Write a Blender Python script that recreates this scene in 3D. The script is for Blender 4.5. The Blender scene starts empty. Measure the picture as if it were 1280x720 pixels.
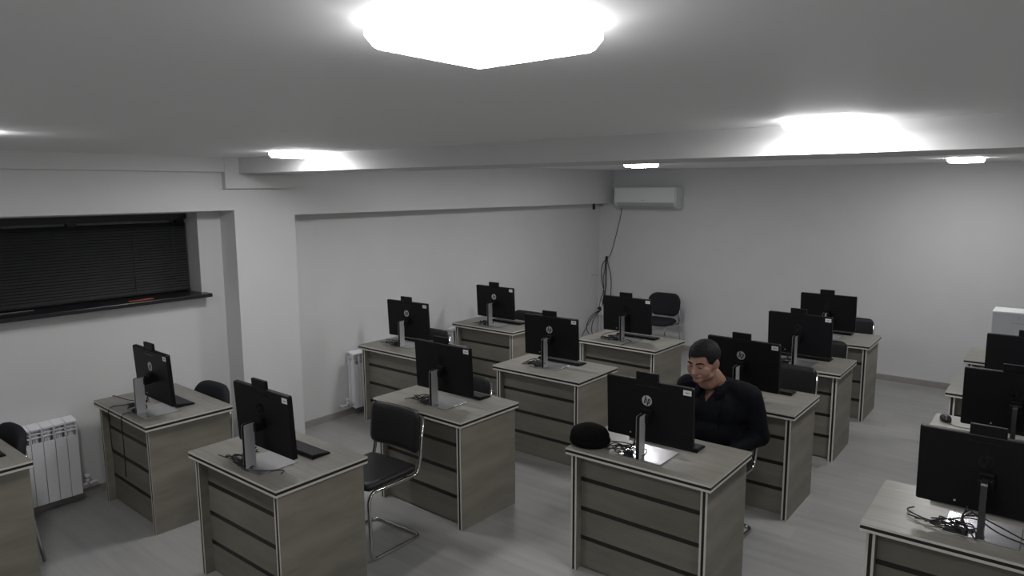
import bpy, bmesh, math, random
from mathutils import Vector, Matrix, noise
PI = math.pi
scene = bpy.context.scene
COL = scene.collection
random.seed(7)
R = math.radians

# ------------------------------------------------------------------ materials
def new_mat(name):
    m = bpy.data.materials.new(name); m.use_nodes = True
    nt = m.node_tree; b = nt.nodes['Principled BSDF']
    return m, nt, b
def mat(name, col, rough=.5, metal=0.0, spec=.5, nscale=0, namt=0.0, bump=0.0, trans=0.0):
    m, nt, b = new_mat(name)
    b.inputs['Roughness'].default_value = rough
    b.inputs['Metallic'].default_value = metal
    b.inputs['Specular IOR Level'].default_value = spec
    b.inputs['Transmission Weight'].default_value = trans
    c = (*col, 1)
    b.inputs['Base Color'].default_value = c
    if nscale:
        tc = nt.nodes.new('ShaderNodeTexCoord'); n = nt.nodes.new('ShaderNodeTexNoise')
        n.inputs['Scale'].default_value = nscale; n.inputs['Detail'].default_value = 4
        nt.links.new(tc.outputs['Object'], n.inputs['Vector'])
        if namt:
            r = nt.nodes.new('ShaderNodeValToRGB')
            r.color_ramp.elements[0].position = .3; r.color_ramp.elements[1].position = .7
            r.color_ramp.elements[0].color = (*[x*(1-namt) for x in col], 1)
            r.color_ramp.elements[1].color = (*[min(1, x*(1+namt)) for x in col], 1)
            nt.links.new(n.outputs['Fac'], r.inputs['Fac']); nt.links.new(r.outputs['Color'], b.inputs['Base Color'])
        if bump:
            bp = nt.nodes.new('ShaderNodeBump'); bp.inputs['Strength'].default_value = bump; bp.inputs['Distance'].default_value = .002
            nt.links.new(n.outputs['Fac'], bp.inputs['Height']); nt.links.new(bp.outputs['Normal'], b.inputs['Normal'])
    return m
def wood(name, c1, c2, scale, rough=.45):
    m, nt, b = new_mat(name)
    b.inputs['Roughness'].default_value = rough
    tc = nt.nodes.new('ShaderNodeTexCoord'); mp = nt.nodes.new('ShaderNodeMapping')
    mp.inputs['Scale'].default_value = scale
    n = nt.nodes.new('ShaderNodeTexNoise'); n.inputs['Scale'].default_value = 1.0
    n.inputs['Detail'].default_value = 6; n.inputs['Roughness'].default_value = .65
    r = nt.nodes.new('ShaderNodeValToRGB')
    r.color_ramp.elements[0].position = .35; r.color_ramp.elements[1].position = .68
    r.color_ramp.elements[0].color = (*c1, 1); r.color_ramp.elements[1].color = (*c2, 1)
    nt.links.new(tc.outputs['Object'], mp.inputs['Vector']); nt.links.new(mp.outputs['Vector'], n.inputs['Vector'])
    nt.links.new(n.outputs['Fac'], r.inputs['Fac']); nt.links.new(r.outputs['Color'], b.inputs['Base Color'])
    return m
def emit(name, col, s):
    m, nt, b = new_mat(name)
    b.inputs['Base Color'].default_value = (*col, 1)
    b.inputs['Emission Color'].default_value = (*col, 1); b.inputs['Emission Strength'].default_value = s
    return m
def floor_mat():
    m, nt, b = new_mat('pale grey laminate')
    b.inputs['Roughness'].default_value = .38
    tc = nt.nodes.new('ShaderNodeTexCoord')
    mp = nt.nodes.new('ShaderNodeMapping'); mp.inputs['Rotation'].default_value = (0, 0, 0)
    br = nt.nodes.new('ShaderNodeTexBrick')
    br.inputs['Scale'].default_value = 1; br.inputs['Brick Width'].default_value = 1.29; br.inputs['Row Height'].default_value = .192
    br.inputs['Mortar Size'].default_value = .0015; br.inputs['Bias'].default_value = 0
    br.inputs['Color1'].default_value = (.35, .35, .34, 1); br.inputs['Color2'].default_value = (.39, .39, .38, 1)
    br.inputs['Mortar'].default_value = (.30, .30, .29, 1)
    mp2 = nt.nodes.new('ShaderNodeMapping'); mp2.inputs['Scale'].default_value = (1.5, 16, 1)
    n = nt.nodes.new('ShaderNodeTexNoise'); n.inputs['Scale'].default_value = 1; n.inputs['Detail'].default_value = 5
    mx = nt.nodes.new('ShaderNodeMix'); mx.data_type = 'RGBA'; mx.blend_type = 'MULTIPLY'; mx.inputs[0].default_value = .35
    nt.links.new(tc.outputs['Object'], mp.inputs['Vector']); nt.links.new(mp.outputs['Vector'], br.inputs['Vector'])
    nt.links.new(tc.outputs['Object'], mp2.inputs['Vector']); nt.links.new(mp2.outputs['Vector'], n.inputs['Vector'])
    nt.links.new(br.outputs['Color'], mx.inputs[6]); nt.links.new(n.outputs['Fac'], mx.inputs[7])
    nt.links.new(mx.outputs[2], b.inputs['Base Color'])
    return m
M = dict(
    wall=mat('white wall paint', (.625, .63, .625), .75, nscale=3, namt=.015),
    ceil=mat('white satin stretch ceiling', (.84, .84, .84), .62, spec=.15),
    floor=floor_mat(),
    base=mat('grey beige skirting', (.30, .29, .275), .5, nscale=20, namt=.06),
    top=wood('grey oak laminate along width', (.180, .171, .147), (.25, .241, .208), (2.2, 34, 34), .34),
    gable=wood('grey oak laminate along depth', (.185, .172, .14), (.27, .252, .21), (14, 1.6, 9), .5),
    front=wood('grey oak laminate panel', (.165, .153, .125), (.225, .212, .176), (1.6, 14, 9), .5),
    cream=mat('cream edge band', (.62, .60, .545), .45),
    black=mat('black wenge edge band', (.010, .009, .008), .45),
    wenge=mat('dark wenge inlay', (.013, .010, .009), .45),
    plastic=mat('black plastic', (.0065, .0068, .0078), .5, spec=.2, nscale=60, namt=.1),
    keys=mat('black key plastic', (.02, .02, .021), .5, spec=.3),
    gloss=mat('glossy black', (.008, .008, .009), .2),
    alu=mat('brushed silver metal', (.46, .46, .47), .42, metal=.35),
    aluplate=mat('polished silver plate', (.50, .50, .51), .27, metal=.92),
    aludark=mat('dark bronze metal', (.11, .11, .115), .3, metal=.9),
    logo=mat('silver logo', (.62, .62, .62), .35, metal=.55),
    logoshade=mat('shaded silver logo', (.03, .03, .032), .12, metal=.8),  # same silver emblem, its dim reflection painted in as a dark colour
    paper=mat('white sticker paper', (.74, .74, .73), .7),
    ink=mat('grey print', (.30, .30, .30), .8),
    screen=emit('lit display', (.75, .82, .95), .55),
    chrome=mat('chrome tube', (.60, .60, .60), .12, metal=1.0),
    leather=mat('black leatherette', (.011, .011, .011), .45, spec=.4, nscale=90, namt=.1, bump=.15),
    fabric=mat('charcoal fabric', (.026, .027, .030), .95, spec=.1, nscale=160, namt=.25, bump=.3),
    cable=mat('black cable rubber', (.010, .010, .011), .55),
    greycable=mat('grey cable rubber', (.12, .12, .12), .6),
    radiator=mat('white enamel', (.80, .81, .83), .35),
    radin=mat('grey enamel core', (.55, .56, .57), .5),
    pipe=mat('white plastic pipe', (.66, .66, .66), .4),
    ac=mat('white appliance plastic', (.74, .75, .745), .35),
    acbody=mat('off-white appliance casing', (.60, .61, .605), .45),
    acdark=mat('grey appliance plastic', (.40, .41, .41), .45),
    lampbody=mat('white lamp housing', (.8, .8, .8), .4),
    lamp=emit('lit lamp diffuser', (1, .985, 1.0), 96),
    lampfar=emit('bright lit lamp diffuser', (1, .985, 1.0), 128),
    lampside=emit('dimmer lamp rim', (1, .985, 1.0), 20),
    sill=mat('dark sill laminate', (.014, .014, .017), .32),
    frame=mat('dark window frame', (.013, .013, .016), .4),
    blind=mat('black blind slats', (.012, .013, .014), .5),
    glass=mat('night window glass', (.9, .95, .95), .02, trans=1.0),
    orange=mat('orange painted wood', (.42, .10, .035), .4),
    grey=mat('pale grey casing', (.50, .51, .53), .45),
    capm=mat('black wool felt', (.0045, .0045, .0055), .95, spec=.1, nscale=120, namt=.3, bump=.5),
    skin=mat('skin', (.30, .165, .118), .5, nscale=14, namt=.08),
    lip=mat('lip skin', (.24, .105, .085), .45),
    hair=mat('dark greying hair', (.0075, .007, .007), .7, spec=.25, nscale=90, namt=.6, bump=.8),
    eye=mat('dark eye', (.02, .015, .013), .25),
    jacket=mat('near-black navy jacket', (.0052, .0058, .0088), .85, spec=.15, nscale=30, namt=.3, bump=.3),
    shirt=mat('dark navy polo knit', (.0060, .0062, .0095), .9, spec=.1, nscale=60, namt=.2),
    trousers=mat('black trousers', (.008, .008, .010), .85, nscale=40, namt=.2),
    shoe=mat('black shoe leather', (.008, .008, .008), .35),
)

# ------------------------------------------------------------------ object helpers
def obj(name, bm, mats, parent=None, smooth=False, bevel=0, auto=False):
    me = bpy.data.meshes.new(name)
    bmesh.ops.recalc_face_normals(bm, faces=bm.faces)
    if smooth:
        for f in bm.faces: f.smooth = True
    bm.to_mesh(me); bm.free()
    if not isinstance(mats, (list, tuple)): mats = [mats]
    for m in mats: me.materials.append(m)
    o = bpy.data.objects.new(name, me); COL.objects.link(o)
    if parent: o.parent = parent
    if auto: me.set_sharp_from_angle(angle=R(35))
    if bevel:
        b = o.modifiers.new('bevel', 'BEVEL'); b.width = bevel; b.segments = 2; b.limit_method = 'ANGLE'
    return o
def thing(name, label, cat, loc=(0, 0, 0), rz=0, group=None):
    o = bpy.data.objects.new(name, None); COL.objects.link(o)
    o.empty_display_size = .1
    o.location = loc; o.rotation_euler = (0, 0, rz)
    o['label'] = label; o['category'] = cat
    if group: o['group'] = group
    return o
def tag(o, label, cat, group=None):
    o['label'] = label; o['category'] = cat
    if group: o['group'] = group
    return o
def struct(name, bm, m, label=None, **k):
    o = obj(name, bm, m, **k); o['kind'] = 'structure'
    if label: o['label'] = label; o['category'] = name.split('_')[0] if not name.startswith('trim') else 'trim'
    return o
def dup(root, label, loc, rz, group=None):
    r = root.copy(); COL.objects.link(r); r.location = loc; r.rotation_euler = (0, 0, rz); r['label'] = label
    if group: r['group'] = group
    for ch in list(root.children):
        c = ch.copy(); COL.objects.link(c); c.parent = r
        for g in list(ch.children):
            d = g.copy(); COL.objects.link(d); d.parent = c
    return r
def box(bm, x0, x1, y0, y1, z0, z1, mi=0, mtop=None, mxp=None, mxm=None, my=None):
    v = [bm.verts.new(p) for p in [(x0,y0,z0),(x1,y0,z0),(x1,y1,z0),(x0,y1,z0),(x0,y0,z1),(x1,y0,z1),(x1,y1,z1),(x0,y1,z1)]]
    fs = []
    for q, kind in [((0,3,2,1),'b'),((4,5,6,7),'t'),((0,1,5,4),'y'),((2,3,7,6),'y'),((1,2,6,5),'xp'),((3,0,4,7),'xm')]:
        f = bm.faces.new([v[i] for i in q]); f.material_index = mi
        if kind in 'tb' and mtop is not None: f.material_index = mtop
        if kind == 'xp' and mxp is not None: f.material_index = mxp
        if kind == 'xm' and mxm is not None: f.material_index = mxm
        if kind == 'y' and my is not None: f.material_index = my
        fs.append(f)
    return v
def cr(pts, n=8, closed=False):
    P = [Vector(p) for p in pts]
    out = []
    N = len(P)
    for i in range(N - 1):
        p0 = P[max(i-1, 0)]; p1 = P[i]; p2 = P[i+1]; p3 = P[min(i+2, N-1)]
        for k in range(n):
            t = k/n
            out.append(.5*((2*p1) + (p2-p0)*t + (2*p0-5*p1+4*p2-p3)*t*t + (3*p1-p0-3*p2+p3)*t**3))
    out.append(P[-1]); return out
def fillet(pts, r, n=5):
    P = [Vector(p) for p in pts]; out = [P[0]]
    for i in range(1, len(P)-1):
        a = (P[i-1]-P[i]); b = (P[i+1]-P[i]); d = min(r, a.length*.49, b.length*.49)
        s = P[i]+a.normalized()*d; e = P[i]+b.normalized()*d
        for k in range(n+1):
            t = k/n; out.append((1-t)**2*s + 2*t*(1-t)*P[i] + t*t*e)
    out.append(P[-1]); return out
def tube(bm, pts, r, seg=8, mi=0):
    P = [Vector(p) for p in pts]; rings = []
    t0 = (P[1]-P[0]).normalized()
    up = Vector((0, 0, 1)) if abs(t0.z) < .9 else Vector((1, 0, 0))
    nrm = t0.cross(up).normalized()
    for i, p in enumerate(P):
        t = ((P[min(i+1, len(P)-1)]-P[max(i-1, 0)])).normalized()
        nrm = (nrm - t*nrm.dot(t)).normalized(); bn = t.cross(nrm)
        rr = r[i] if isinstance(r, (list, tuple)) else r
        rings.append([bm.verts.new(p + (nrm*math.cos(2*PI*k/seg) + bn*math.sin(2*PI*k/seg))*rr) for k in range(seg)])
    for a, b in zip(rings, rings[1:]):
        for k in range(seg):
            f = bm.faces.new((a[k], a[(k+1) % seg], b[(k+1) % seg], b[k])); f.material_index = mi; f.smooth = True
    for rg in (rings[0], rings[-1]):
        f = bm.faces.new(rg); f.material_index = mi
def poly_prism(bm, pts, fn, h, mi=0):
    """extrude a 2-D outline: fn(u,v,w) -> 3-D"""
    a = [bm.verts.new(fn(u, v, 0)) for u, v in pts]; b = [bm.verts.new(fn(u, v, h)) for u, v in pts]
    n = len(pts); fs = [bm.faces.new(a[::-1]), bm.faces.new(b)]
    for i in range(n): fs.append(bm.faces.new((a[i], a[(i+1) % n], b[(i+1) % n], b[i])))
    for f in fs: f.material_index = mi
def rounded_pad(w, h, r, thick, curve=0.0, vcurve=0.0, nx=18, nz=14, soft=.5, taper=0.0):
    """upholstered pad: x in [-w/2,w/2], z in [0,h], thickness along y"""
    bm = bmesh.new(); grids = []
    for side in (-1, 1):
        g = []
        for j in range(nz+1):
            row = []
            for i in range(nx+1):
                u = -1+2*i/nx; v = -1+2*j/nz
                x = u*w/2; z = v*h/2
                ax, az = abs(x)-(w/2-r), abs(z)-(h/2-r)
                if ax > 0 and az > 0:
                    s = max(ax, az)/math.hypot(ax, az)
                    x = math.copysign(w/2-r+ax*s, x); z = math.copysign(h/2-r+az*s, z)
                e = min(1, min((1-abs(u))/.18, (1-abs(v))/.22)); e = max(e, 0)
                prof = math.sqrt(max(0, 1-(1-e)**2))
                y = side*thick/2*((1-soft)+soft*prof)
                k = x/(w/2); xx = x*(1-taper*(z/h))
                y += -curve*k*k - vcurve*(v*v)
                row.append(bm.verts.new((xx, y, z+h/2)))
            g.append(row)
        grids.append(g)
    for g in grids:
        for j in range(nz):
            for i in range(nx): bm.faces.new((g[j][i], g[j][i+1], g[j+1][i+1], g[j+1][i]))
    a, b = grids
    loop = [(0, i) for i in range(nx)] + [(j, nx) for j in range(nz)] + [(nz, i) for i in range(nx, 0, -1)] + [(j, 0) for j in range(nz, 0, -1)]
    for q in range(len(loop)):
        (j0, i0), (j1, i1) = loop[q], loop[(q+1) % len(loop)]
        bm.faces.new((a[j0][i0], a[j1][i1], b[j1][i1], b[j0][i0]))
    for f in bm.faces: f.smooth = True
    return bm
def disc_lathe(bm, prof, seg=24, c=(0, 0, 0), sx=1, sy=1, mi=0):
    rings = []
    for r, z in prof:
        if r < 1e-5: rings.append([bm.verts.new((c[0], c[1], c[2]+z))])
        else: rings.append([bm.verts.new((c[0]+r*sx*math.cos(2*PI*k/seg), c[1]+r*sy*math.sin(2*PI*k/seg), c[2]+z)) for k in range(seg)])
    for a, b in zip(rings, rings[1:]):
        for k in range(seg):
            if len(a) == 1: f = bm.faces.new((a[0], b[(k+1) % seg], b[k]))
            elif len(b) == 1: f = bm.faces.new((a[k], a[(k+1) % seg], b[0]))
            else: f = bm.faces.new((a[k], a[(k+1) % seg], b[(k+1) % seg], b[k]))
            f.smooth = True; f.material_index = mi

# ------------------------------------------------------------------ camera
cam = bpy.data.cameras.new('camera'); co = bpy.data.objects.new('camera', cam); COL.objects.link(co)
F, PITCH, ROLL, YAW, HC = 879.2630445572745, 0.14021001658151086, -0.0053183144057876225, -0.6802158005713529, 2.234303801243042
fwd = Vector((math.sin(YAW)*math.cos(PITCH), math.cos(YAW)*math.cos(PITCH), -math.sin(PITCH)))
right = Vector((math.cos(YAW), -math.sin(YAW), 0)); up = right.cross(fwd)
r2 = math.cos(ROLL)*right + math.sin(ROLL)*up; u2 = -math.sin(ROLL)*right + math.cos(ROLL)*up
co.matrix_world = Matrix(((r2.x, u2.x, -fwd.x, 0), (r2.y, u2.y, -fwd.y, 0), (r2.z, u2.z, -fwd.z, HC), (0, 0, 0, 1)))
cam.sensor_fit = 'HORIZONTAL'; cam.sensor_width = 36; cam.lens = F/1280*36; cam.clip_start = .02
scene.camera = co

# ------------------------------------------------------------------ room shell
XW, XP, YB, HCEIL = -5.56, -5.33, 8.94, 2.49       # left wall, pillar face, back wall, ceiling
XR, YF = 1.15, -.55
WIN = (0.35, 2.834, 1.395, 2.056)                    # window y0,y1,z0,z1
def bx(*a): 
    bm = bmesh.new(); box(bm, *a); return bm
struct('floor', bx(-6.0, XR+.2, YF-.2, YB+.2, -.1, 0), M['floor'])
struct('ceiling', bx(-6.0, XR+.2, YF-.2, YB+.2, HCEIL, HCEIL+.12), M['ceil'])
struct('wall_back', bx(-6.0, XR+.2, YB, YB+.2, 0, HCEIL), M['wall'])
struct('wall_front', bx(-6.0, XR+.2, YF-.2, YF, 0, HCEIL), M['wall'])
struct('wall_right', bx(XR, XR+.2, YF, YB, 0, HCEIL), M['wall'])
bm = bmesh.new()
for y0, y1, z0, z1 in [(YF, WIN[0], 0, HCEIL), (WIN[1], YB, 0, HCEIL), (WIN[0], WIN[1], 0, WIN[2]), (WIN[0], WIN[1], WIN[3], HCEIL)]:
    box(bm, -6.0, XW, y0, y1, z0, z1)
struct('wall_left', bm, M['wall'])
PY0, PY1 = 3.03, 3.592
struct('trim_1', bx(XW, XP, PY0, PY1, 0, HCEIL), M['wall'], 'white square pillar standing out from the left wall')
struct('trim_2', bx(XW, XP, YF, PY0, 2.074, HCEIL), M['wall'], 'white boxed header over the dark window')
struct('trim_3', bx(XW, XP, PY1, YB, 2.02, HCEIL), M['wall'], 'white boxed soffit along the left wall beyond the pillar')
struct('trim_4', bx(XP+.055, XR, 3.06, 3.60, 2.368, HCEIL), M['wall'], 'white beam crossing under the ceiling')
struct('trim_5', bx(XP, XP+.055, 2.94, 3.62, 2.248, HCEIL), M['wall'], 'small white plaster block where the beam meets the pillar')
struct('trim_6', bx(XP, XP+.05, YF, 2.94, 2.376, HCEIL), M['wall'], 'low white cornice band above the window header')
# skirting
struct('baseboard_left', bx(XW, XW+.012, PY1, YB, 0, .062), M['base'])
bm = bmesh.new(); box(bm, XW, XW+.012, YF, PY0, 0, .062)
struct('baseboard_left.001', bm, M['base'])
struct('baseboard_back', bx(XW+.012, XR, YB-.012, YB, 0, .068), M['base'])
struct('baseboard_right', bx(XR-.012, XR, YF, YB-.012, 0, .068), M['base'])
struct('baseboard_front', bx(XW+.012, XR-.012, YF, YF+.012, 0, .068), M['base'])
# window
y0, y1, z0, z1 = WIN
bm = bmesh.new(); xf0, xf1 = -5.84, -5.78
box(bm, xf0, xf1, y0, y1, z0, z0+.06); box(bm, xf0, xf1, y0, y1, z1-.06, z1)
for a in (y0, y0+.8, y0+1.62, y1-.06): box(bm, xf0, xf1, a, a+.06, z0+.06, z1-.06)
w1 = struct('window_1', bm, M['frame'], 'dark framed window in the left wall with night outside')
g = obj('pane', bx(-5.815, -5.807, y0+.03, y1-.03, z0+.03, z1-.03), M['glass'], w1)
s = obj('window_sill', bx(-5.80, -5.445, .20, 2.865, 1.378, 1.408), M['sill'], None, bevel=.004)
s['kind'] = 'structure'; s['label'] = 'dark window sill under the black blind'; s['category'] = 'sill'
s.name = 'trim_7'
o = obj('trim_8', bx(XW, XW+.05, .25, 2.84, 1.352, 1.378), M['wall']); o['kind'] = 'structure'
# dark horizontal blind
t = thing('window_blind', 'black horizontal slat blind covering the left wall window', 'blind', (-5.74, (y0+y1)/2, z0+.02))
L = (y1-y0)/2-.012
obj('headrail', bx(-.02, .02, -L, L, z1-z0-.07, z1-z0-.025), M['blind'], t)
bm = bmesh.new(); n = 25
for i in range(n):
    z = .03+i*(z1-z0-.12)/n
    v = box(bm, -.0115, .0115, -L, L, -.0006, .0006)
    bmesh.ops.rotate(bm, verts=v, cent=(0, 0, 0), matrix=Matrix.Rotation(R(58), 3, 'Y')); bmesh.ops.translate(bm, verts=v, vec=(0, 0, z))
obj('slats', bm, M['blind'], t)
obj('bottom_rail', bx(-.014, .014, -L, L, .008, .02), M['blind'], t)
for yy in (-.9, -.1, .8):
    bm = bmesh.new(); tube(bm, [(.014, yy, .02), (.014, yy, z1-z0-.05)], .0012, 5)
    obj('ladder_cord', bm, M['blind'], t)
# things on the sill
bm = bmesh.new(); tube(bm, [(0, -.095, 0), (0, .08, 0), (0, .1, 0)], [.0055, .0055, .001], 6)
o = tag(obj('pencil', bm, M['orange']), 'thin orange pencil lying on the dark window sill', 'pencil'); o.location = (-5.50, 2.33, 1.4135); o.rotation_euler = (0, 0, R(5))
bm = bmesh.new(); tube(bm, [(0, -.4, 0), (0, .28, 0)], .005, 6)
o = tag(obj('blind_rod', bm, M['greycable']), 'pale thin rod lying on the sill at the left edge', 'rod'); o.location = (-5.63, 1.38, 1.413)

# ------------------------------------------------------------------ ceiling lamps
def make_lamp(label, loc):
    t = thing('ceiling_lamp', label, 'lamp', loc, 0, 'square ceiling lamps')
    obj('housing', bx(-.122, .122, -.122, .122, -.012, 0), M['lampbody'], t)
    bm = bmesh.new()
    prof = [(.126, -.001), (.134, -.004), (.135, -.022), (.127, -.036), (.121, -.041), (.08, -.0425)]
    rings = []
    for h, z in prof:
        c = .006
        pts = [(h-c, -h), (h, -h+c), (h, h-c), (h-c, h), (-h+c, h), (-h, h-c), (-h, -h+c), (-h+c, -h)]
        rings.append([bm.verts.new((x, y, z)) for x, y in pts])
    for a, b in zip(rings, rings[1:]):
        for k in range(8): bm.faces.new((a[k], a[(k+1) % 8], b[(k+1) % 8], b[k]))
    bm.faces.new(rings[-1]); bm.faces.new(rings[0])
    for f in bm.faces:
        if f.calc_center_median().z > -.0325: f.material_index = 1
    obj('diffuser', bm, [M['lamp'], M['lampside']], t)
    return t
lamp = make_lamp('largest lit square ceiling lamp, overhead at top centre', (-.75, .865, HCEIL))
for lab, p in [('lit ceiling lamp against the beam on the right', (-.785, 2.895)),
               ('lit ceiling lamp against the beam on the left, above the pillar', (-4.15, 2.84)),
               ('lit ceiling lamp beyond the beam, above the air conditioner', (-3.64, 6.66)),
               ('lit ceiling lamp beyond the beam at the far right', (-.87, 7.66)),
               ('lit ceiling lamp concealed just behind the beam, above the left desks', (-3.78, 4.72)),
               ('lit ceiling lamp concealed just behind the beam, above the right desks', (-.80, 5.0)),
               ('lit ceiling lamp just outside the left edge of the photo', (-3.76, .865))]:
    l_ = dup(lamp, lab, (*p, HCEIL), 0)
    if p[1] > 3.6:                                           # the lamps of the far half of the room burn a little brighter
        d_ = [c for c in l_.children if c.name.startswith('diffuser')][0]
        if 'diffuser_far' not in bpy.data.meshes:
            me_ = d_.data.copy(); me_.name = 'diffuser_far'; me_.materials[0] = M['lampfar']
        d_.data = bpy.data.meshes['diffuser_far']

# ------------------------------------------------------------------ desks
DW, DD, DH = .8783, .5843, .75
def make_desk(label, loc, rz):
    t = thing('computer_desk', label, 'desk', loc, rz, 'grey-wood computer desks')
    hx, hy = DW/2, DD/2
    bm = bmesh.new()
    box(bm, -hx, hx, -hy, hy, .7385, .750, 1, mtop=0)
    box(bm, -hx+.001, hx-.001, -hy+.001, hy-.001, .7235, .7385, 2)
    box(bm, -hx, hx, -hy, hy, .711, .7235, 1, mtop=0)
    obj('tabletop', bm, [M['top'], M['cream'], M['black']], t)
    g = .024
    for s in (-1, 1):
        bm = bmesh.new()
        a = s*(hx-g)
        for (d0, d1, mi) in [(0, .0115, 1), (.0115, .0265, 2), (.0265, .038, 1)]:
            x0, x1 = sorted((a-s*d0, a-s*d1)); e = .0012 if mi == 2 else 0
            box(bm, x0, x1, -hy+.024+e, hy-.014-e, 0, .711, mi, mxp=0 if mi == 1 else None, mxm=0 if mi == 1 else None)
        obj('side_panel', bm, [M['gable'], M['cream'], M['black']], t)
    p = obj('modesty_panel', bx(-hx+g+.037, hx-g-.037, -hy+.075, -hy+.091, .012, .711), M['front'], t)
    for z in (.553, .372, .192):
        obj('inlay_strip', bx(-hx+g+.037, hx-g-.037, -hy+.0735, -hy+.0765, z-.0125, z+.0125), M['wenge'], p)
    return t
DESK = {  # front-left corner x, y, rotation
 0: (-5.313, .647, 0), 1: (-5.387, 1.889, -1.7), 2: (-3.889, 1.839, .23), 3: (-3.860, 3.171, -1.35), 4: (-5.341, 4.236, 0),
 5: (-5.408, 5.614, -.36), 6: (-3.804, 4.435, .13), 7: (-3.827, 5.756, -1.14), 8: (-2.221, 3.231, .55), 9: (-2.243, 4.622, .43),
 10: (-2.288, 5.894, 1.28), 11: (-2.344, 7.137, 1.39), 12: (-.666, 3.289, .99), 13: (-.642, 4.673, 0), 14: (-.676, 5.88, 0), 15: (-.702, 7.101, 0)}
WHERE = {0: 'desk cut off by the left edge of the photo', 1: 'desk just right of the window radiator', 2: 'lower left desk facing the empty chrome chair',
 3: 'desk right behind the empty chrome chair', 4: 'desk by the left wall just past the pillar', 5: 'farthest desk along the left wall',
 6: 'middle desk left of the black cap and seated man', 7: 'desk in front of the chair by the back wall', 8: 'desk the seated man is using',
 9: "desk right behind the seated man's shoulder", 10: 'second desk behind the seated man', 11: 'rearmost desk in the row behind the seated man',
 12: 'desk at the bottom right corner', 13: 'right-hand desk that has a computer mouse', 14: 'right-hand desk just behind the mouse desk', 15: 'rearmost desk at the right edge'}
EXTRA = {0: 'grey-wood {}', 1: 'grey-wood {}, cables down its front', 8: 'grey-wood {}, with a black cap on its corner'}
proto = None
for k in [8, 0, 1, 2, 3, 4, 5, 6, 7, 9, 10, 11, 12, 13, 14, 15]:
    x, y, a = DESK[k]; loc = (x+DW/2, y+DD/2, 0); lab = EXTRA.get(k, 'grey-wood {}').format(WHERE[k])
    if proto is None: proto = make_desk(lab, loc, R(a))
    else: dup(proto, lab, loc, R(a))

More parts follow.
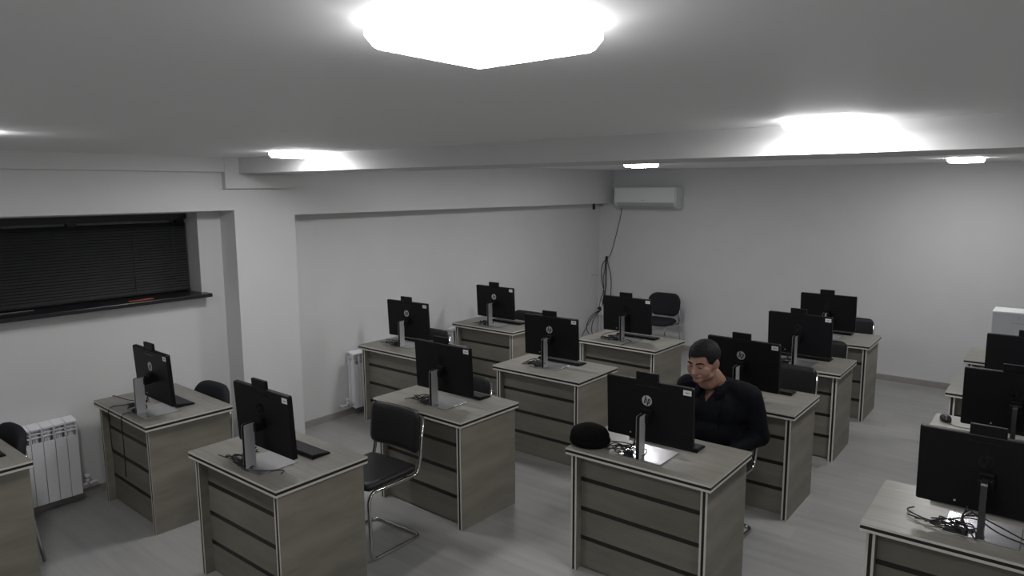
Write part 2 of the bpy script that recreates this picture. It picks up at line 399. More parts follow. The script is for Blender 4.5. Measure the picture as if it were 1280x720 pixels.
# ------------------------------------------------------------------ all-in-one computers
MW, MH, MZ, TILT = .5263, .349, .0764, .05
def stroke(bm, pts, w, fn, h, mi):
    """thick 2-D polyline made of quads"""
    for (u0, v0), (u1, v1) in zip(pts, pts[1:]):
        d = Vector((u1-u0, v1-v0)); n = Vector((-d.y, d.x)).normalized()*w/2; e = d.normalized()*w*.18
        q = [(u0-e.x+n.x, v0-e.y+n.y), (u0-e.x-n.x, v0-e.y-n.y), (u1+e.x-n.x, v1+e.y-n.y), (u1+e.x+n.x, v1+e.y+n.y)]
        poly_prism(bm, q, fn, h, mi)
def make_computer(label, loc, rz, silver=True, sticker=True, dark_stand=False):  # silver: emblem coloured as catching the light, else painted dark
    t = thing('desktop_computer', label, 'computer', loc, rz, 'black all-in-one computers')
    TM = Matrix.Translation((0, 0, MZ)) @ Matrix.Rotation(TILT, 4, 'X')
    def put(o): o.matrix_local = TM; return o
    bm = bmesh.new()
    # housing: flat back shell with softened edge (back face at y=0)
    hw = MW/2
    def rect(x, z0, z1, y, c=.006):
        return [bm.verts.new(p) for p in [(-x+c, y, z0), (x-c, y, z0), (x, y, z0+c), (x, y, z1-c), (x-c, y, z1), (-x+c, y, z1), (-x, y, z1-c), (-x, y, z0+c)]]
    rs = [rect(hw-.004, .004, MH-.004, 0), rect(hw, 0, MH, .004), rect(hw, 0, MH, .026)]
    for a, b in zip(rs, rs[1:]):
        for i in range(8): bm.faces.new((a[i], a[(i+1) % 8], b[(i+1) % 8], b[i]))
    bm.faces.new(rs[0]); bm.faces.new(rs[-1])
    h = put(obj('housing', bm, M['plastic'], t))
    obj('highlight_strip', bx(-.075, .075, -.0008, .002, MH-.032, MH-.028), M['gloss'], h)  # thin glossy strip added in place of a highlight line below the webcam
    put(obj('bezel', bx(-hw+.004, hw-.004, .026, .0275, .004, MH-.004), M['gloss'], t))
    put(obj('screen', bx(-hw+.012, hw-.012, .0275, .0282, .024, MH-.012), M['screen'], t))
    w = put(obj('webcam', bx(-.077, .057, .003, .021, MH, MH+.046), M['plastic'], t, bevel=.002))
    bm = bmesh.new(); disc_lathe(bm, [(0, 0), (.008, 0), (.008, .002), (0, .002)], 14)
    l = obj('lens', bm, M['gloss'], w); l.matrix_local = Matrix.Translation((-.01, .021, MH+.024)) @ Matrix.Rotation(-PI/2, 4, 'X')
    # stand
    put(obj('hinge_block', bx(-.028, .028, -.026, .002, .13, .19), M['plastic'], t, bevel=.004))
    sm = M['aludark'] if dark_stand else M['alu']
    bm = bmesh.new()
    prof = [(-.125, .008), (-.065, .008), (-.065, .252), (-.118, .250), (-.125, .243)]
    poly_prism(bm, prof, lambda u, v, w_: (-.013+w_, u, v), .002, 1)
    poly_prism(bm, prof, lambda u, v, w_: (-.011+w_, u, v), .020, 0)
    poly_prism(bm, prof, lambda u, v, w_: (.009+w_, u, v), .002, 1)
    obj('stand_post', bm, [M['gloss'] if not dark_stand else M['aludark'], sm], t)
    obj('stand_neck', bx(-.03, .03, -.07, -.02, .20, .246), M['plastic'], t, bevel=.003)
    obj('stand_base', bx(-.138, .138, -.128, .108, 0, .007), M['aluplate'], t, bevel=.0015)
    # round hp emblem on the back: disc with the two letters cut as dark strokes
    r = .0305
    bm = bmesh.new(); fn = lambda u, v, w_: (u, -.0004-w_, v)
    poly_prism(bm, [(r*math.cos(2*PI*i/40), r*math.sin(2*PI*i/40)) for i in range(40)], fn, .0006, 0)
    sl = .24; S = r/.0305; T = lambda u, v: (u+sl*v, v)
    fn2 = lambda u, v, w_: (u, -.0010-w_, v); W_ = .0062
    stroke(bm, [T(-.0125, -.0150), T(-.0125, .0262)], W_, fn2, .0004, 1)                       # h stem up to the rim
    stroke(bm, [T(-.0125, .0085), T(-.0060, .0105), T(-.0030, .0070), T(-.0030, -.0150)], W_*.9, fn2, .0004, 1)
    stroke(bm, [T(.0085, .0105), T(.0085, -.0262)], W_, fn2, .0004, 1)                         # p stem down to the rim
    stroke(bm, [T(.0085, .0105), T(.0160, .0105), T(.0185, .0060), T(.0185, -.0095), T(.0160, -.0135), T(.0085, -.0135)], W_*.9, fn2, .0004, 1)
    o = obj('brand_emblem', bm, [M['logo'] if silver else M['logoshade'], M['plastic']], t)
    o.matrix_local = TM @ Matrix.Translation((-.008, 0, .235))
    if sticker:
        bm = bmesh.new(); box(bm, -.0235, .0235, -.0007, 0, -.0145, .0145, 0)
        for i, (a, b) in enumerate([(-.012, .006), (.0075, .014)]): box(bm, a, b, -.0009, -.0005, -.004, .003, 1)
        s_ = obj('inventory_sticker', bm, [M['paper'], M['ink']], t); s_.matrix_local = TM @ Matrix.Translation((.231, 0, .322))
    bm = bmesh.new(); poly_prism(bm, [(.005*math.cos(i), .005*math.sin(i)) for i in [2*PI*j/10 for j in range(10)]], fn, .001, 0)
    o = obj('lock_port', bm, M['logo'], t); o.matrix_local = TM @ Matrix.Translation((-.112, 0, .030))
    return t
MON = {1: (-4.801, 2.07, -1.4), 2: (-3.377, 2.018, .4), 3: (-3.384, 3.412, .6), 4: (-4.939, 4.522, 3.1), 5: (-4.945, 5.818, .3), 6: (-3.393, 4.71, 2.9),
 7: (-3.407, 6.005, 1.2), 8: (-1.795, 3.43, .9), 9: (-1.786, 4.795, -2.9), 10: (-1.785, 6.072, -1.6), 11: (-1.904, 7.365, -.5), 12: (-.226, 3.535, .2),
 13: (-.207, 4.863, 1.1), 14: (-.207, 6.09, .3)}
LOGO_LIT = {1, 4, 5, 6, 8, 9}; NOSTICK = {11, 12, 13, 14}; DARKST = {12, 13}  # first set: emblems that catch the light; the rest are painted dark
protos = {}
for k, (x, y, a) in MON.items():
    lab = 'black all-in-one computer on the ' + WHERE[k]
    key = (k in LOGO_LIT, k not in NOSTICK, k in DARKST); loc = (x, y, DH)
    if key not in protos: protos[key] = make_computer(lab, loc, R(a), *key)
    else: dup(protos[key], lab, loc, R(a))

# keyboards
def make_keyboard(label, loc, rz):
    t = thing('keyboard', label, 'keyboard', loc, rz, 'black keyboards behind the computers')
    bm = bmesh.new(); 
    poly_prism(bm, [(-.06, 0), (.06, 0), (.06, .009), (-.052, .024), (-.06, .022)], lambda u, v, w_: (-.215+w_, u, v), .43)
    obj('keyboard_base', bm, M['plastic'], t, bevel=.002)
    bm = bmesh.new()
    for r_ in range(5):
        for c_ in range(18):
            xx = -.2+c_*.0228; yy = .047-r_*.0215; z = .0098+(.06-yy)*.1135
            box(bm, xx, xx+.0195, yy-.018, yy, z-.004, z+.004)
    obj('keys', bm, M['keys'], t)
    return t
KBD = {0: (-4.845, 1.10, 0), 1: (-4.952, 2.258, -1.7), 2: (-3.428, 2.262, .3), 3: (-3.425, 3.662, -.5), 5: (-4.917, 6.01, -2), 6: (-3.406, 4.895, -1),
 7: (-3.384, 6.195, -1), 8: (-1.797, 3.662, 1.0), 9: (-1.733, 5.110, .5), 10: (-1.798, 6.335, 0), 11: (-1.93, 7.60, 0), 4: (-5.0, 4.72, 3), 12: (-.24, 3.79, 1), 13: (-.21, 5.13, 0), 14: (-.2, 6.36, 0)}
kp = None
for k, (x, y, a) in KBD.items():
    lab = 'black keyboard on the ' + WHERE[k]; loc = (x, y, DH+.0005)
    kp_ = make_keyboard(lab, loc, R(a)) if kp is None else dup(kp, lab, loc, R(a)); kp = kp or kp_

# cable tangles behind the stands
def tangle(k, extra=None, seed=0):
    x, y, a = MON[k]; rnd = random.Random(seed+k*13)
    t = thing('cable_tangle', 'tangled black cables on the ' + WHERE[k], 'cables', (x, y, DH), R(a), 'cable tangles on the desks')
    bm = bmesh.new()
    for q in range(4):
        pts = [(-.06+.01*q, -.022, .10-.012*q), (-.075, -.04, .05)]
        cx, cy = rnd.uniform(-.12, -.05), rnd.uniform(-.115, -.06); ph = rnd.uniform(0, 6)
        for i in range(6):
            an = ph+i*1.15; rr = rnd.uniform(.035, .085)
            pts.append((cx+rr*math.cos(an), cy+.55*rr*math.sin(an)+rnd.uniform(-.008, .008), rnd.uniform(.011, .055)))
        pts.append((cx-.08-rnd.uniform(.02, .10), cy+rnd.uniform(-.02, .03), .012))
        tube(bm, cr(pts, 5), .0032, 6)
    for e in (extra or []): tube(bm, cr(e, 6), .0032, 6)
    obj('cable', bm, M['cable'], t)
    bm = bmesh.new()
    v = box(bm, -.016, .016, -.028, .028, 0, .022); bmesh.ops.rotate(bm, verts=v, cent=(0, 0, 0), matrix=Matrix.Rotation(rnd.uniform(0, 3), 3, 'Z')); bmesh.ops.translate(bm, verts=v, vec=(-.075, -.09, .001))
    obj('plug', bm, M['cable'], t, bevel=.004)
    return t
for k in MON:
    ex = []
    if k == 1:
        ex = [[(-.08, -.05, .05), (-.16, -.02, .06), (-.24, -.02, .03), (-.36, -.03, .012), (-.53, -.05, .010), (-.585, -.055, .004), (-.600, -.06, -.05), (-.602, -.065, -.15), (-.60, -.055, -.22), (-.598, -.07, -.32), (-.594, -.05, -.46)],
              [(-.09, -.07, .03), (-.20, -.08, .022), (-.27, -.115, .012), (-.30, -.160, .008), (-.305, -.186, -.012), (-.305, -.190, -.06), (-.302, -.187, -.30)],
              [(.03, -.135, .02), (-.04, -.145, .014), (-.07, -.165, .010), (-.08, -.186, -.006), (-.083, -.191, -.05), (-.088, -.188, -.25), (-.095, -.187, -.44)]]
    if k == 2: ex = [[(-.08, -.05, .03), (.0, -.14, .016), (.10, -.10, .013), (.19, -.02, .013), (.22, -.05, .012)]]
    if k == 3: ex = [[(-.08, -.05, .05), (-.16, -.04, .04), (-.22, -.05, .012)]]
    if k in (4, 6): ex = [[(-.06, -.03, .06), (-.15, -.05, .05), (-.22, -.1, .012)]]
    if k == 7: ex = [[(-.08, -.03, .08), (-.2, -.05, .05), (-.23, -.10, .012), (-.1, -.14, .012)], [(.05, -.1, .03), (.12, -.12, .02), (.11, -.22, .015), (.105, -.30, .012)]]
    if k == 8: ex = [[(-.06, -.04, .05), (-.18, .0, .03), (-.29, .0, .012)]]
    if k == 12: ex = [[(-.08, -.05, .03), (-.15, -.09, .02), (-.23, -.06, .015), (-.29, -.01, .013), (-.27, .04, .013)], [(-.05, -.03, .09), (.05, -.08, .04), (.2, -.11, .02), (.33, -.13, .012)], [(-.04, -.03, .08), (.08, -.06, .05), (.18, -.09, .03), (.34, -.10, .012)]]
    tangle(k, ex)

# ------------------------------------------------------------------ chairs
def make_cantilever(label, loc, rz):
    t = thing('cantilever_chair', label, 'chair', loc, rz, 'black cantilever chairs')
    w = .212; r = .0115
    side = [(w, .235, .80), (w, .205, .52), (w, .175, .43), (w, -.20, .445), (w, -.235, .40), (w, -.225, .02), (w, .19, .0118)]
    path = fillet(side + [(-x, y, z) for x, y, z in side[::-1]], .05, 6)
    bm = bmesh.new(); tube(bm, path, r, 10); obj('frame', bm, M['chrome'], t)
    bm = bmesh.new(); tube(bm, [(-w, -.15, .4445), (w, -.15, .4445)], .009, 8); obj('crossbar', bm, M['chrome'], t)
    pad = rounded_pad(.43, .43, .05, .055, curve=-.006, soft=.6); 
    bmesh.ops.rotate(pad, verts=pad.verts, cent=(0, 0, 0), matrix=Matrix.Rotation(R(-90), 3, 'X'))
    bmesh.ops.translate(pad, verts=pad.verts, vec=(0, -.245, .476))
    obj('seat', pad, M['leather'], t)
    pad = rounded_pad(.44, .275, .045, .04, curve=.03, soft=.6)
    bmesh.ops.rotate(pad, verts=pad.verts, cent=(0, 0, 0), matrix=Matrix.Rotation(R(-6), 3, 'X'))
    bmesh.ops.translate(pad, verts=pad.verts, vec=(0, .205, .56))
    obj('backrest', pad, M['leather'], t)
    return t
def make_visitor(label, loc, rz):
    t = thing('visitor_chair', label, 'chair', loc, rz, 'charcoal four-legged visitor chairs')
    for s in (-1, 1):
        bm = bmesh.new(); tube(bm, fillet([(s*.225, .27, .012), (s*.222, .215, .42), (s*.205, .235, .62), (s*.16, .245, .70)], .08, 6), .011, 10)
        obj('leg', bm, M['chrome'], t)
        bm = bmesh.new(); tube(bm, fillet([(s*.225, -.24, .012), (s*.215, -.19, .435), (s*.215, .19, .425)], .05, 6), .011, 10)
        obj('leg', bm, M['chrome'], t)
    bm = bmesh.new(); tube(bm, [(-.215, -.1, .432), (.215, -.1, .432)], .009, 8)
    obj('crossbar', bm, M['chrome'], t)
    bm = bmesh.new(); tube(bm, [(-.22, .2, .43), (.22, .2, .43)], .009, 8); obj('crossbar', bm, M['chrome'], t)
    pad = rounded_pad(.47, .43, .13, .06, soft=.6)
    bmesh.ops.rotate(pad, verts=pad.verts, cent=(0, 0, 0), matrix=Matrix.Rotation(R(-90), 3, 'X'))
    bmesh.ops.translate(pad, verts=pad.verts, vec=(0, -.23, .468))
    obj('seat', pad, M['fabric'], t)
    pad = rounded_pad(.47, .31, .125, .05, curve=.055, soft=.6)
    bmesh.ops.rotate(pad, verts=pad.verts, cent=(0, 0, 0), matrix=Matrix.Rotation(R(-8), 3, 'X'))
    bmesh.ops.translate(pad, verts=pad.verts, vec=(0, .225, .51))
    obj('backrest', pad, M['fabric'], t)
    return t
cp = make_cantilever('empty black chair on chrome cantilever frame, behind the lower left desk', (-3.375, 2.765, 0), R(2))
CANT = [(3, 'black chair back just right of the computer behind the empty chrome chair', (-3.55, 3.64), 0),
        (9, "black chair back standing tall between the two desks behind the seated man", (-1.725, 5.42), 0),
        (10, 'black chair back peeking out behind the second desk behind the man', (-1.79, 6.58), 0),
        (11, 'black chair back peeking out behind the rearmost desk of the row behind the man', (-1.86, 7.95), 0),
        (8, 'black chair the man sits on, hidden behind him', (-1.74, 4.20), 0),
        (4, 'black chair back behind the computer on the desk past the pillar', (-5.02, 4.72), 0),
        (5, 'black chair back at the farthest desk along the left wall', (-4.85, 6.12), 0)]
for k, lab, p, a in CANT: dup(cp, lab, (*p, 0), R(a))
vp = make_visitor('charcoal round-backed chair tucked behind the desk right of the radiator', (-4.90, 2.31, 0), R(0))
dup(vp, 'charcoal round-backed chair behind the desk at the left edge of the photo', (-4.95, 1.05, 0), 0)
dup(vp, 'black chair with chrome legs standing against the back wall', (-4.33, 8.44, 0), 0)

# ------------------------------------------------------------------ radiators
def make_radiator(label, loc, n):
    t = thing('radiator', label, 'radiator', loc, 0, 'white sectional radiators on the left wall')
    bm = bmesh.new(); w = .0345
    box(bm, -.008, 0, -w, w, 0, .445)                      # flat front plate
    box(bm, -.085, -.02, -.004, .004, 0, .55)              # web
    box(bm, -.07, -.03, -.018, .018, 0.0, .55)             # water column
    box(bm, -.095, -.087, -w, w, 0, .53)                   # rear plate
    poly_prism(bm, [(-.095, .545), (.0, .535), (.0, .548), (-.085, .566), (-.095, .566)], lambda u, v, w_: (u, -w+w_, v), 2*w)   # cap
    box(bm, -.02, -.003, -w, -w+.005, .445, .54); box(bm, -.02, -.003, w-.005, w, .445, .54)
    box(bm, -.03, -.01, -w, w, .478, .484); box(bm, -.03, -.01, -w, w, .505, .511)
    s0 = obj('section', bm, M['radiator'], t, bevel=.0015)
    for i in range(1, n):
        s = s0.copy(); COL.objects.link(s); s.parent = t; s.location = (0, i*.0725, 0)
    L = (n-.5)*.0725
    bm = bmesh.new(); tube(bm, [(-.05, -.036, .04), (-.05, L, .04)], .02, 12); tube(bm, [(-.05, -.036, .515), (-.05, L, .515)], .02, 12)
    obj('manifold', bm, M['radin'], t)
    for yy in (.036, (n-1.5)*.0725):
        obj('wall_bracket', bx(-.125, -.06, yy-.008, yy+.008, .485, .50), M['radin'], t)
    return t
def valve(t, y, s):
    bm = bmesh.new(); tube(bm, fillet([(-.05, y, .04), (-.05, y+s*.09, .04), (-.05, y+s*.12, .04)], .01), .011, 10)
    tube(bm, [(-.05, y+s*.05, .04), (-.05, y+s*.05, .085)], .014, 10); tube(bm, [(-.05, y+s*.05, .085), (-.05, y+s*.05, .11)], .018, 10)
    tube(bm, [(-.05, y+s*.11, .04), (-.095, y+s*.11, .04)], .011, 10)
    obj('valve', bm, M['pipe'], t)
r1 = make_radiator('white sectional radiator under the window between two desks', (-5.455, 1.26, .072), 8); valve(r1, .545, 1)
r2 = make_radiator('white radiator seen end-on left of the desk past the pillar', (-5.445, 4.29, .085), 8); valve(r2, -.036, -1)
r3 = make_radiator('white radiator end peeking out by the farthest left desk', (-5.445, 5.70, .095), 8)

# ------------------------------------------------------------------ air conditioner + cables in the back corner
t = thing('air_conditioner', 'white wall-mounted air conditioner high in the back left corner', 'air conditioner', (-4.70, YB, 1.95))
prof = [(0, .30), (-.20, .30), (-.225, .285), (-.235, .09), (-.215, .045), (-.13, .005), (-.04, 0), (0, .02)]
bm = bmesh.new(); poly_prism(bm, prof, lambda u, v, w_: (-.475+w_, u, v), .95); obj('body', bm, M['acbody'], t, bevel=.006)
bm = bmesh.new(); poly_prism(bm, [(-.226, .295), (-.236, .283), (-.246, .092), (-.236, .088)], lambda u, v, w_: (-.470+w_, u, v), .915)
p_ = obj('front_panel', bm, M['ac'], t, bevel=.003)
bm = bmesh.new(); v = box(bm, -.025, .025, -.001, .001, -.004, .004); o = obj('maker_mark', bm, M['acdark'], t); o.location = (-.02, -.2445, .118)
bm = bmesh.new(); poly_prism(bm, [(-.236, .082), (-.218, .042), (-.145, .006), (-.15, .012), (-.213, .05), (-.229, .082)], lambda u, v, w_: (-.43+w_, u, v), .86); obj('louver', bm, M['acdark'], t)
yb = YB-.006
bm = bmesh.new(); tube(bm, cr([(-5.165, YB-.05, 1.975), (-5.19, yb, 1.90), (-5.22, yb, 1.75), (-5.30, yb, 1.45), (-5.36, yb, 1.27), (-5.40, yb, 1.215)], 6), .0055, 6)
tag(obj('power_cord', bm, M['greycable']), 'thin grey cord running down the back wall from the air conditioner', 'cable')
t = thing('cable_bundle', 'bundle of black cables hanging in the back left corner', 'cables', (-5.42, yb-.01, 0))
for q, pts in enumerate([[(-.01, 0, 1.22), (-.02, -.01, 1.05), (-.045, -.01, .90), (-.03, -.02, .74), (-.06, -.05, .60), (-.08, -.07, .47)],
                         [(0, 0, 1.225), (-.005, -.005, 1.0), (.0, -.01, .82), (-.01, -.02, .66), (-.045, -.03, .50)],
                         [(.01, 0, 1.21), (.035, 0, 1.1), (.075, 0, .95), (.085, 0, .8), (.08, -.01, .6), (.07, -.01, .3)],
                         [(-.01, 0, 1.2), (-.075, -.0, 1.10), (-.085, -.0, .98), (-.07, -.01, .86), (-.03, -.01, .70), (-.06, -.02, .5)],
                         [(-.06, -.05, .43), (-.09, -.18, .40), (-.10, -.32, .31), (-.09, -.38, .20), (-.08, -.30, .09), (-.06, -.25, .02)],
                         [(-.05, -.05, .44), (-.08, -.12, .38), (-.09, -.22, .27), (-.085, -.25, .14), (-.07, -.2, .02)],
                         [(-.05, -.05, .45), (-.07, -.24, .36), (-.10, -.44, .16), (-.095, -.50, .06), (-.05, -.45, .01)]]):
    bm = bmesh.new(); tube(bm, cr(pts, 6), .008 if q == 1 else .0055, 7); obj('cable', bm, M['cable'], t)
bm = bmesh.new(); box(bm, -.018, .018, -.006, .006, 1.205, 1.24); obj('cable_clip', bm, M['cable'], t)
t = thing('wall_socket', 'white socket block on the back wall with a black plug in it', 'socket', (-5.505, YB, .40))
obj('socket_plate', bx(-.045, .055, -.045, 0, -.05, .145), M['ac'], t, bevel=.004)
bm = bmesh.new(); tube(bm, [(.005, -.045, .06), (.005, -.085, .06)], .022, 12); obj('plug', bm, M['cable'], t)
obj('trunking', bx(-.03, -.005, -.03, -.014, -.40, -.06), M['pipe'], t)
t = thing('pipe_bracket', 'small dark bracket under the soffit beside the air conditioner', 'bracket', (XW, 8.76, 1.96))
bm = bmesh.new(); box(bm, 0, .03, -.012, .012, -.03, .06); obj('plate', bm, M['cable'], t)
bm = bmesh.new(); tube(bm, [(.03, 0, .03), (.05, .17, .03)], .012, 8); obj('pipe', bm, M['radin'], t)
t = thing('wall_hook', 'tiny screw hooks on the left wall near the back corner', 'hook', (XW, 8.80, .965))
for dy in (-.06, .05):
    bm = bmesh.new(); tube(bm, fillet([(0, dy, 0), (.03, dy, 0), (.035, dy, .02)], .01), .006, 7); obj('hook', bm, M['radin'], t)

# ------------------------------------------------------------------ things on desks
t = thing('computer_mouse', 'small black computer mouse at the back corner of a right-hand desk', 'mouse', (-.575, 5.115, DH), R(20))
bm = bmesh.new(); disc_lathe(bm, [(0, .003), (.9, .003), (1, .012), (.93, .024), (.72, .033), (.4, .038), (0, .039)], 20)
for v in bm.verts: v.co.x *= .033; v.co.y *= .056
obj('shell', bm, M['gloss'], t)
bm = bmesh.new(); tube(bm, [(0, -.03, .034), (0, -.018, .039)], .004, 7); obj('scroll_wheel', bm, M['greycable'], t)
bm = bmesh.new(); tube(bm, cr([(0, -.055, .01), (.01, -.09, .006), (.04, -.13, .006), (.1, -.15, .006)], 5), .002, 6); obj('cord', bm, M['cable'], t)
# black cap
t = thing('cap', "black felt cap lying on the corner of the man's desk", 'cap', (-2.14, 3.365, DH), R(8))
bm = bmesh.new(); prof = [(0, .0), (.088, .0), (.104, .012), (.113, .040), (.112, .066), (.098, .094), (.070, .112), (.035, .121), (0, .123)]
disc_lathe(bm, prof, 32)
for v in bm.verts:
    v.co.x *= 1.03; v.co.y *= .92
    d = noise.noise(v.co*14)*.006; v.co += v.co.normalized()*d
    v.co.z = max(0, v.co.z - .10*max(0, v.co.x)*max(0, v.co.z-.03)/.09)
obj('crown', bm, M['capm'], t)
bm = bmesh.new(); disc_lathe(bm, [(.1, .008), (.112, .008), (.118, .018), (.118, .036), (.112, .044), (.1, .044)], 32)
for v in bm.verts: v.co.x *= 1.03; v.co.y *= .92
obj('folded_band', bm, M['capm'], t)
# pale grey machine at the right edge
t = thing('printer', 'pale grey box-shaped machine on the rearmost right-hand desk, cut by the photo edge', 'machine', (-.30, 7.50, DH-.0))
obj('casing', bx(-.245, .245, -.12, .14, 0.012, .395), M['grey'], t, bevel=.008)
obj('top_lid', bx(-.248, .248, -.123, .143, .388, .404), M['ac'], t, bevel=.005)
fr = obj('front_door', bx(-.105, .20, -.127, -.118, .02, .315), M['grey'], t, bevel=.003)
obj('slot', bx(-.10, .195, -.1285, -.119, .306, .314), M['acdark'], fr)
bm = bmesh.new(); tube(bm, [(0, -.119, .357), (0, -.127, .357)], .010, 12); o = obj('button', bm, M['acdark'], t); o.location = (-.055, 0, 0)
for sx in (-.2, .2):
    obj('foot', bx(sx-.02, sx+.02, -.1, .12, 0, .013), M['acdark'], t)

# ------------------------------------------------------------------ the man
def capsule(bm, a, b, ra, rb, n=9):
    a = Vector(a); b = Vector(b); L = (b-a).length
    m = 12; pts = []; rad = []
    d = (b-a).normalized()
    for i in range(5): th = PI/2*(1-i/4); pts.append(a-d*ra*math.sin(th)); rad.append(max(ra*math.cos(th), 1e-4))
    for i in range(1, n): f = i/n; pts.append(a+(b-a)*f); rad.append(ra+(rb-ra)*f)
    for i in range(5): th = PI/2*(i/4); pts.append(b+d*rb*math.sin(th)); rad.append(max(rb*math.cos(th), 1e-4))
    tube(bm, pts, rad, m)
def ell(bm, c, r, rot=None, seg=20):
    mt = Matrix.Translation(c)
    if rot is not None: mt = mt @ rot
    bmesh.ops.create_uvsphere(bm, u_segments=seg, v_segments=seg//2, radius=1, matrix=mt @ Matrix.Diagonal((*r, 1)))
def remesh(bm, voxel, smooth_it, fac=.5):
    me = bpy.data.meshes.new('tmp'); bmesh.ops.recalc_face_normals(bm, faces=bm.faces); bm.to_mesh(me); bm.free()
    o = bpy.data.objects.new('tmp', me); COL.objects.link(o)
    r = o.modifiers.new('r', 'REMESH'); r.mode = 'VOXEL'; r.voxel_size = voxel; r.use_smooth_shade = True
    s = o.modifiers.new('s', 'SMOOTH'); s.iterations = smooth_it; s.factor = fac
    dg = bpy.context.evaluated_depsgraph_get(); me2 = bpy.data.meshes.new_from_object(o.evaluated_get(dg))
    bpy.data.objects.remove(o); b2 = bmesh.new(); b2.from_mesh(me2); bpy.data.meshes.remove(me2)
    for f in b2.faces: f.smooth = True
    return b2
MAN = Vector((-1.735, 4.235, 0))
HS = 1.04                                                   # head scale
HM = Matrix.Translation((-.035, -.155, 1.165)) @ Matrix.Rotation(R(-6), 4, 'Z') @ Matrix.Rotation(R(11), 4, 'X') @ Matrix.Diagonal((HS*1.02, HS, HS*.90, 1))
def head_shapes(bm):
    n0 = len(bm.verts)
    ell(bm, (0, .018, .032), (.078, .098, .090))            # skull
    ell(bm, (0, -.020, -.030), (.072, .076, .088))          # face
    ell(bm, (0, -.024, -.072), (.066, .066, .056))          # jaw
    ell(bm, (0, -.070, -.106), (.032, .024, .022))          # chin
    ell(bm, (0, -.015, -.105), (.050, .050, .030))          # soft underside of the jaw
    for s in (-1, 1):
        ell(bm, (s*.036, -.056, -.045), (.036, .032, .040)) # cheek
        ell(bm, (s*.046, -.066, -.022), (.022, .018, .014)) # cheekbone
        ell(bm, (s*.050, -.022, -.078), (.024, .040, .034)) # jaw corner
        capsule(bm, (s*.010, -.091, .014), (s*.050, -.074, .015), .0105, .010, 4)    # brow
        ell(bm, (s*.031, -.081, -.003), (.0175, .0125, .0105))                       # lids
        ell(bm, (s*.0135, -.102, -.046), (.0115, .012, .0095))                       # nostril wing
        ell(bm, (s*.083, .012, -.012), (.010, .021, .034), Matrix.Rotation(s*R(-18), 4, 'Z')) # ear
        ell(bm, (s*.081, .006, -.038), (.009, .012, .012))
    capsule(bm, (0, -.092, .006), (0, -.114, -.040), .0090, .0145, 5)                # nose
    ell(bm, (0, -.082, -.070), (.034, .016, .020))
    ell(bm, (0, -.0935, -.0715), (.025, .0095, .0055)); ell(bm, (0, -.0925, -.0835), (.021, .0095, .0065))   # lips
    capsule(bm, (0, .012, -.06), (0, .045, -.16), .064, .068, 5)
    bmesh.ops.transform(bm, matrix=HM, verts=bm.verts[n0:] if False else [v for i, v in enumerate(bm.verts) if i >= n0])
SH, EL, WR = (.205, .015, .935), (.268, .045, .690), (.150, -.185, .600)
HIP, KN, AN = (.095, .02, .545), (.125, -.41, .535), (.125, -.37, .095)
def sgn(p, s): return (p[0]*s, p[1], p[2])
def body():
    bm = bmesh.new(); bm.verts.ensure_lookup_table()
    head_shapes(bm)
    capsule(bm, (-.005, .0, .99), (-.02, -.06, 1.06), .068, .06, 4)                     # neck
    ell(bm, (0, .045, .575), (.165, .125, .11)); ell(bm, (0, .02, .69), (.158, .125, .13)); ell(bm, (0, .01, .83), (.175, .118, .15))
    for s in (-1, 1):
        capsule(bm, (0, .02, .965), sgn(SH, s), .062, .062, 5)
        capsule(bm, sgn(SH, s), sgn(EL, s), .056, .044, 6); capsule(bm, sgn(EL, s), sgn(WR, s), .043, .028, 6)
        capsule(bm, sgn(HIP, s), sgn(KN, s), .082, .058, 6); capsule(bm, sgn(KN, s), sgn(AN, s), .056, .036, 6)
        capsule(bm, (s*.125, -.35, .055), (s*.135, -.53, .04), .038, .032, 5)
        # hand resting on the thigh: palm, four fingers, thumb
        w = Vector(sgn(WR, s)); p = w+Vector((-s*.015, -.055, .012))
        ell(bm, p, (.038, .048, .016))
        for i, (dx, ln) in enumerate([(-.028, .062), (-.009, .072), (.010, .068), (.028, .052)]):
            b0 = p+Vector((-s*dx*-1, -.036, .004)); b1 = b0+Vector((0, -ln*.55, .002)); b2_ = b1+Vector((0, -ln*.45, -.016))
            capsule(bm, b0, b1, .0088, .0082, 4); capsule(bm, b1, b2_, .0082, .0072, 4)
        c0 = p+Vector((-s*.030, .012, 0)); c1 = c0+Vector((-s*.026, -.028, .002)); c2 = c1+Vector((-s*.008, -.028, -.006))
        capsule(bm, c0, c1, .0105, .0095, 4); capsule(bm, c1, c2, .0095, .008, 4)
    return remesh(bm, .0048, 6)
pr = thing('person', 'man in a dark navy jacket sitting behind a computer and looking down', 'person', MAN)
bm = body()
HI = HM.inverted()
for f in bm.faces:
    c = HI @ f.calc_center_median()
    if c.y < -.090 and abs(c.x) < .025-.4*abs(c.z+.077) and -.0895 < c.z < -.066: f.material_index = 1
b_ = obj('body', bm, [M['skin'], M['lip']], pr)
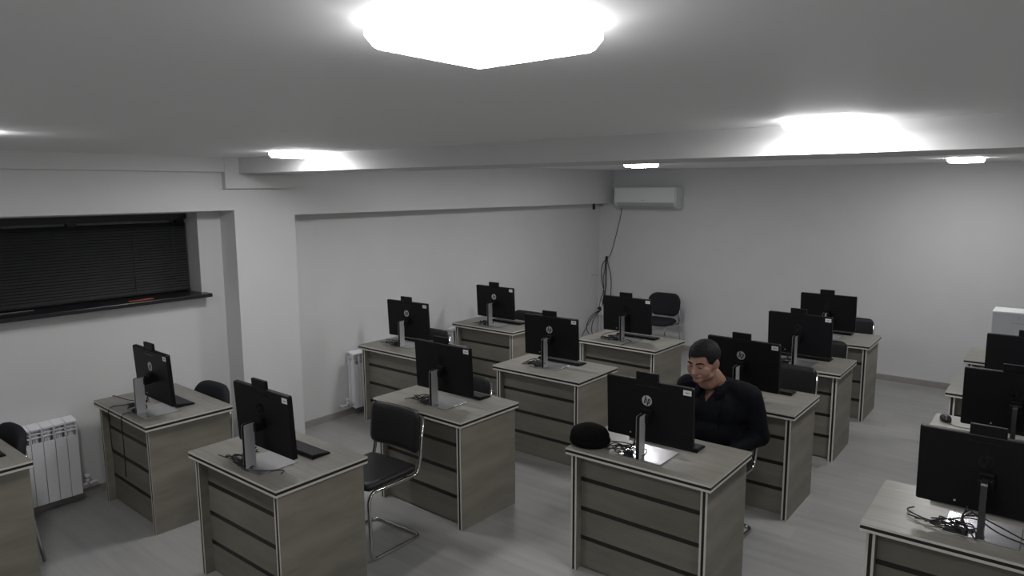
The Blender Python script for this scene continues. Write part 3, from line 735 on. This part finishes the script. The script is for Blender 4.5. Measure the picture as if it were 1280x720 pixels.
# hair cap with short cut, fringe and sideburns
def hair_cut(x, y):
    """lower edge of the hair, height as a function of where on the head"""
    def sm(a, b, t): t = min(1, max(0, (t-a)/(b-a))); return t*t*(3-2*t)
    front = .055 + 1.0*x*x + .14*x + .0022*math.sin(x*260) + .0015*math.sin(x*470+1)
    side = -.030 + .003*math.sin(y*300); back = -.070
    v = side + (front-side)*(1-sm(-.062, -.030, y)) 
    return v + (back-side)*sm(.005, .05, y)
bm = bmesh.new(); HC_, HR_ = Vector((0, .024, .038)), Vector((.0855, .1055, .0975))
NT, NP = 72, 26; rings = []
for i in range(NT):
    th = 2*PI*i/NT; col = []
    zc = .0
    for it in range(12):                                     # height where this meridian meets the hairline
        k = math.sqrt(max(0, 1-((zc-HC_.z)/HR_.z)**2))
        zc = hair_cut(HR_.x*k*math.cos(th), HC_.y+HR_.y*k*math.sin(th))
    phi_end = math.acos(max(-1, min(1, (zc-HC_.z)/HR_.z)))
    for j in range(1, NP+1):
        ph = phi_end*j/NP
        d = Vector((math.sin(ph)*math.cos(th), math.sin(ph)*math.sin(th), math.cos(ph)))
        r_ = 1 + .028*noise.noise(Vector((d.x*5, d.y*3, d.z*5))) + (.010*noise.noise(d*26))
        r_ += .045*math.exp(-((ph-.9)/.5)**2)*max(0, -d.y)    # short quiff over the forehead
        r_ -= .035*(j/NP)**6                                  # feathered edge
        col.append(bm.verts.new(HC_+Vector((d.x*HR_.x, d.y*HR_.y, d.z*HR_.z))*r_))
    rings.append(col)
topv = bm.verts.new(HC_+Vector((0, 0, HR_.z)))
for i in range(NT):
    a_, b_2 = rings[i], rings[(i+1) % NT]
    bm.faces.new((topv, a_[0], b_2[0]))
    for j in range(NP-1): bm.faces.new((a_[j], a_[j+1], b_2[j+1], b_2[j]))
bmesh.ops.transform(bm, matrix=HM, verts=bm.verts)
ho = obj('hair', bm, M['hair'], pr, smooth=True)
so = ho.modifiers.new('s', 'SOLIDIFY'); so.thickness = .010; so.offset = -.6
for s in (-1, 1):
    bm = bmesh.new(); pts = [(s*.013, -.1015, .019), (s*.028, -.0990, .0255), (s*.044, -.088, .0235), (s*.054, -.076, .016)]
    tube(bm, cr(pts, 4), [.0030+.0022*math.sin(PI*min(1, i/12+.15)) for i in range(13)], 8)
    bmesh.ops.transform(bm, matrix=HM, verts=bm.verts); obj('eyebrow', bm, M['hair'], pr)
    bm = bmesh.new(); pts = [(s*.019, -.0915, -.0055), (s*.031, -.0945, -.0070), (s*.043, -.088, -.0060)]
    tube(bm, cr(pts, 4), [.0008, .0016, .0021, .0024, .0025, .0024, .002, .0014, .0008], 8)
    bmesh.ops.transform(bm, matrix=HM, verts=bm.verts); obj('eye', bm, M['eye'], pr)
# jacket: shell over torso and arms, open in a V at the throat
bm = bmesh.new()
ell(bm, (0, .045, .595), (.190, .150, .13)); ell(bm, (0, .01, .70), (.196, .168, .150)); ell(bm, (0, .000, .835), (.208, .156, .155)); ell(bm, (0, .03, .93), (.17, .10, .08))
for s in (-1, 1):
    capsule(bm, (0, .022, .972), sgn(SH, s), .076, .080, 5)
    capsule(bm, sgn(SH, s), sgn(EL, s), .080, .066, 8); capsule(bm, sgn(EL, s), sgn(WR, s), .064, .043, 6)
bm = remesh(bm, .009, 6)
for v in bm.verts:
    d = noise.noise(v.co*9)*.006+noise.noise(v.co*22)*.003; v.co += v.normal*d
for sx in (-1, 1):                                          # clean edges for the throat opening
    bmesh.ops.bisect_plane(bm, geom=bm.verts[:]+bm.edges[:]+bm.faces[:], plane_co=(-.015+sx*.004, 0, .905), plane_no=(sx, 0, -.5))
kill = []
for f in bm.faces:
    c = f.calc_center_median()
    if c.y < .02 and c.z > .905 and abs(c.x+.015) < .004+(c.z-.905)*.50: kill.append(f)
    if math.hypot(c.x+.010, c.y+.008) < .074 and c.z > .95: kill.append(f)
bmesh.ops.delete(bm, geom=list(set(kill)), context='FACES')
jo = obj('jacket', bm, M['jacket'], pr)
so = jo.modifiers.new('s', 'SOLIDIFY'); so.thickness = .004; so.offset = -1
# polo collar: two folded flaps around the neck, and the jacket's open front edge
for s in (-1, 1):
    bm = bmesh.new(); rows = []
    for i in range(15):
        t_ = i/14; a = R(90)-s*R(150)*t_; ca, sa = math.cos(a), math.sin(a)
        cx, cy = -.012, -.012-.030*t_; dz = -.062*t_**1.7; sp = .004*(1-t_)
        rows.append([bm.verts.new((cx+ca*(.072+sp), cy+sa*(.074+sp), 1.028+dz)), bm.verts.new((cx+ca*.080, cy+sa*.083, 1.047+dz)), bm.verts.new((cx+ca*.096, cy+sa*.098, 1.030+dz)), bm.verts.new((cx+ca*.112+s*.006*t_, cy+sa*.112, .992+dz*1.0-.012*t_))])
    for a, b in zip(rows, rows[1:]):
        for k in range(3): bm.faces.new((a[k], a[k+1], b[k+1], b[k]))
    o = obj('collar', bm, M['shirt'], pr, smooth=True); so = o.modifiers.new('s', 'SOLIDIFY'); so.thickness = .005
bpy.context.view_layer.update()
from mathutils.bvhtree import BVHTree
bmj = bmesh.new(); bmj.from_mesh(jo.data); tree = BVHTree.FromBMesh(bmj); bmj.free()
for s in (-1, 1):
    pts = []
    for i in range(16):
        z = .995-.36*i/15; x = s*(.085+.012*math.sin(i*.5))-.005
        h_ = tree.ray_cast(Vector((x, -.6, z)), Vector((0, 1, 0)))
        if h_[0]: pts.append(h_[0]+Vector((0, -.002, 0)))
    bm = bmesh.new(); tube(bm, cr(pts, 3), .0045, 6); obj('jacket_edge', bm, M['jacket'], pr)
# trousers and shoes
bm = bmesh.new(); ell(bm, (0, .048, .565), (.180, .140, .105))
for s in (-1, 1):
    capsule(bm, sgn(HIP, s), sgn(KN, s), .092, .070, 6); capsule(bm, sgn(KN, s), (AN[0]*s, AN[1], AN[2]+.03), .068, .055, 6)
bm = remesh(bm, .010, 6)
for v in bm.verts: v.co.z = max(v.co.z, .4985) if v.co.y > -.25 else v.co.z
obj('trousers', bm, M['trousers'], pr)
for s in (-1, 1):
    bm = bmesh.new(); capsule(bm, (s*.125, -.335, .062), (s*.137, -.55, .045), .047, .042, 6); ell(bm, (s*.125, -.345, .10), (.046, .056, .04))
    bm = remesh(bm, .008, 4)
    for v in bm.verts: v.co.z = max(v.co.z, .003)
    obj('shoe', bm, M['shoe'], pr)

# ------------------------------------------------------------------ world + view
w = bpy.data.worlds.new('night'); scene.world = w; w.use_nodes = True
w.node_tree.nodes['Background'].inputs[0].default_value = (.004, .005, .008, 1)
w.node_tree.nodes['Background'].inputs[1].default_value = .5
vs = scene.view_settings
vs.view_transform = 'Standard'; vs.look = 'None'; vs.gamma = 1; vs.use_curve_mapping = False
vs.exposure = -.74
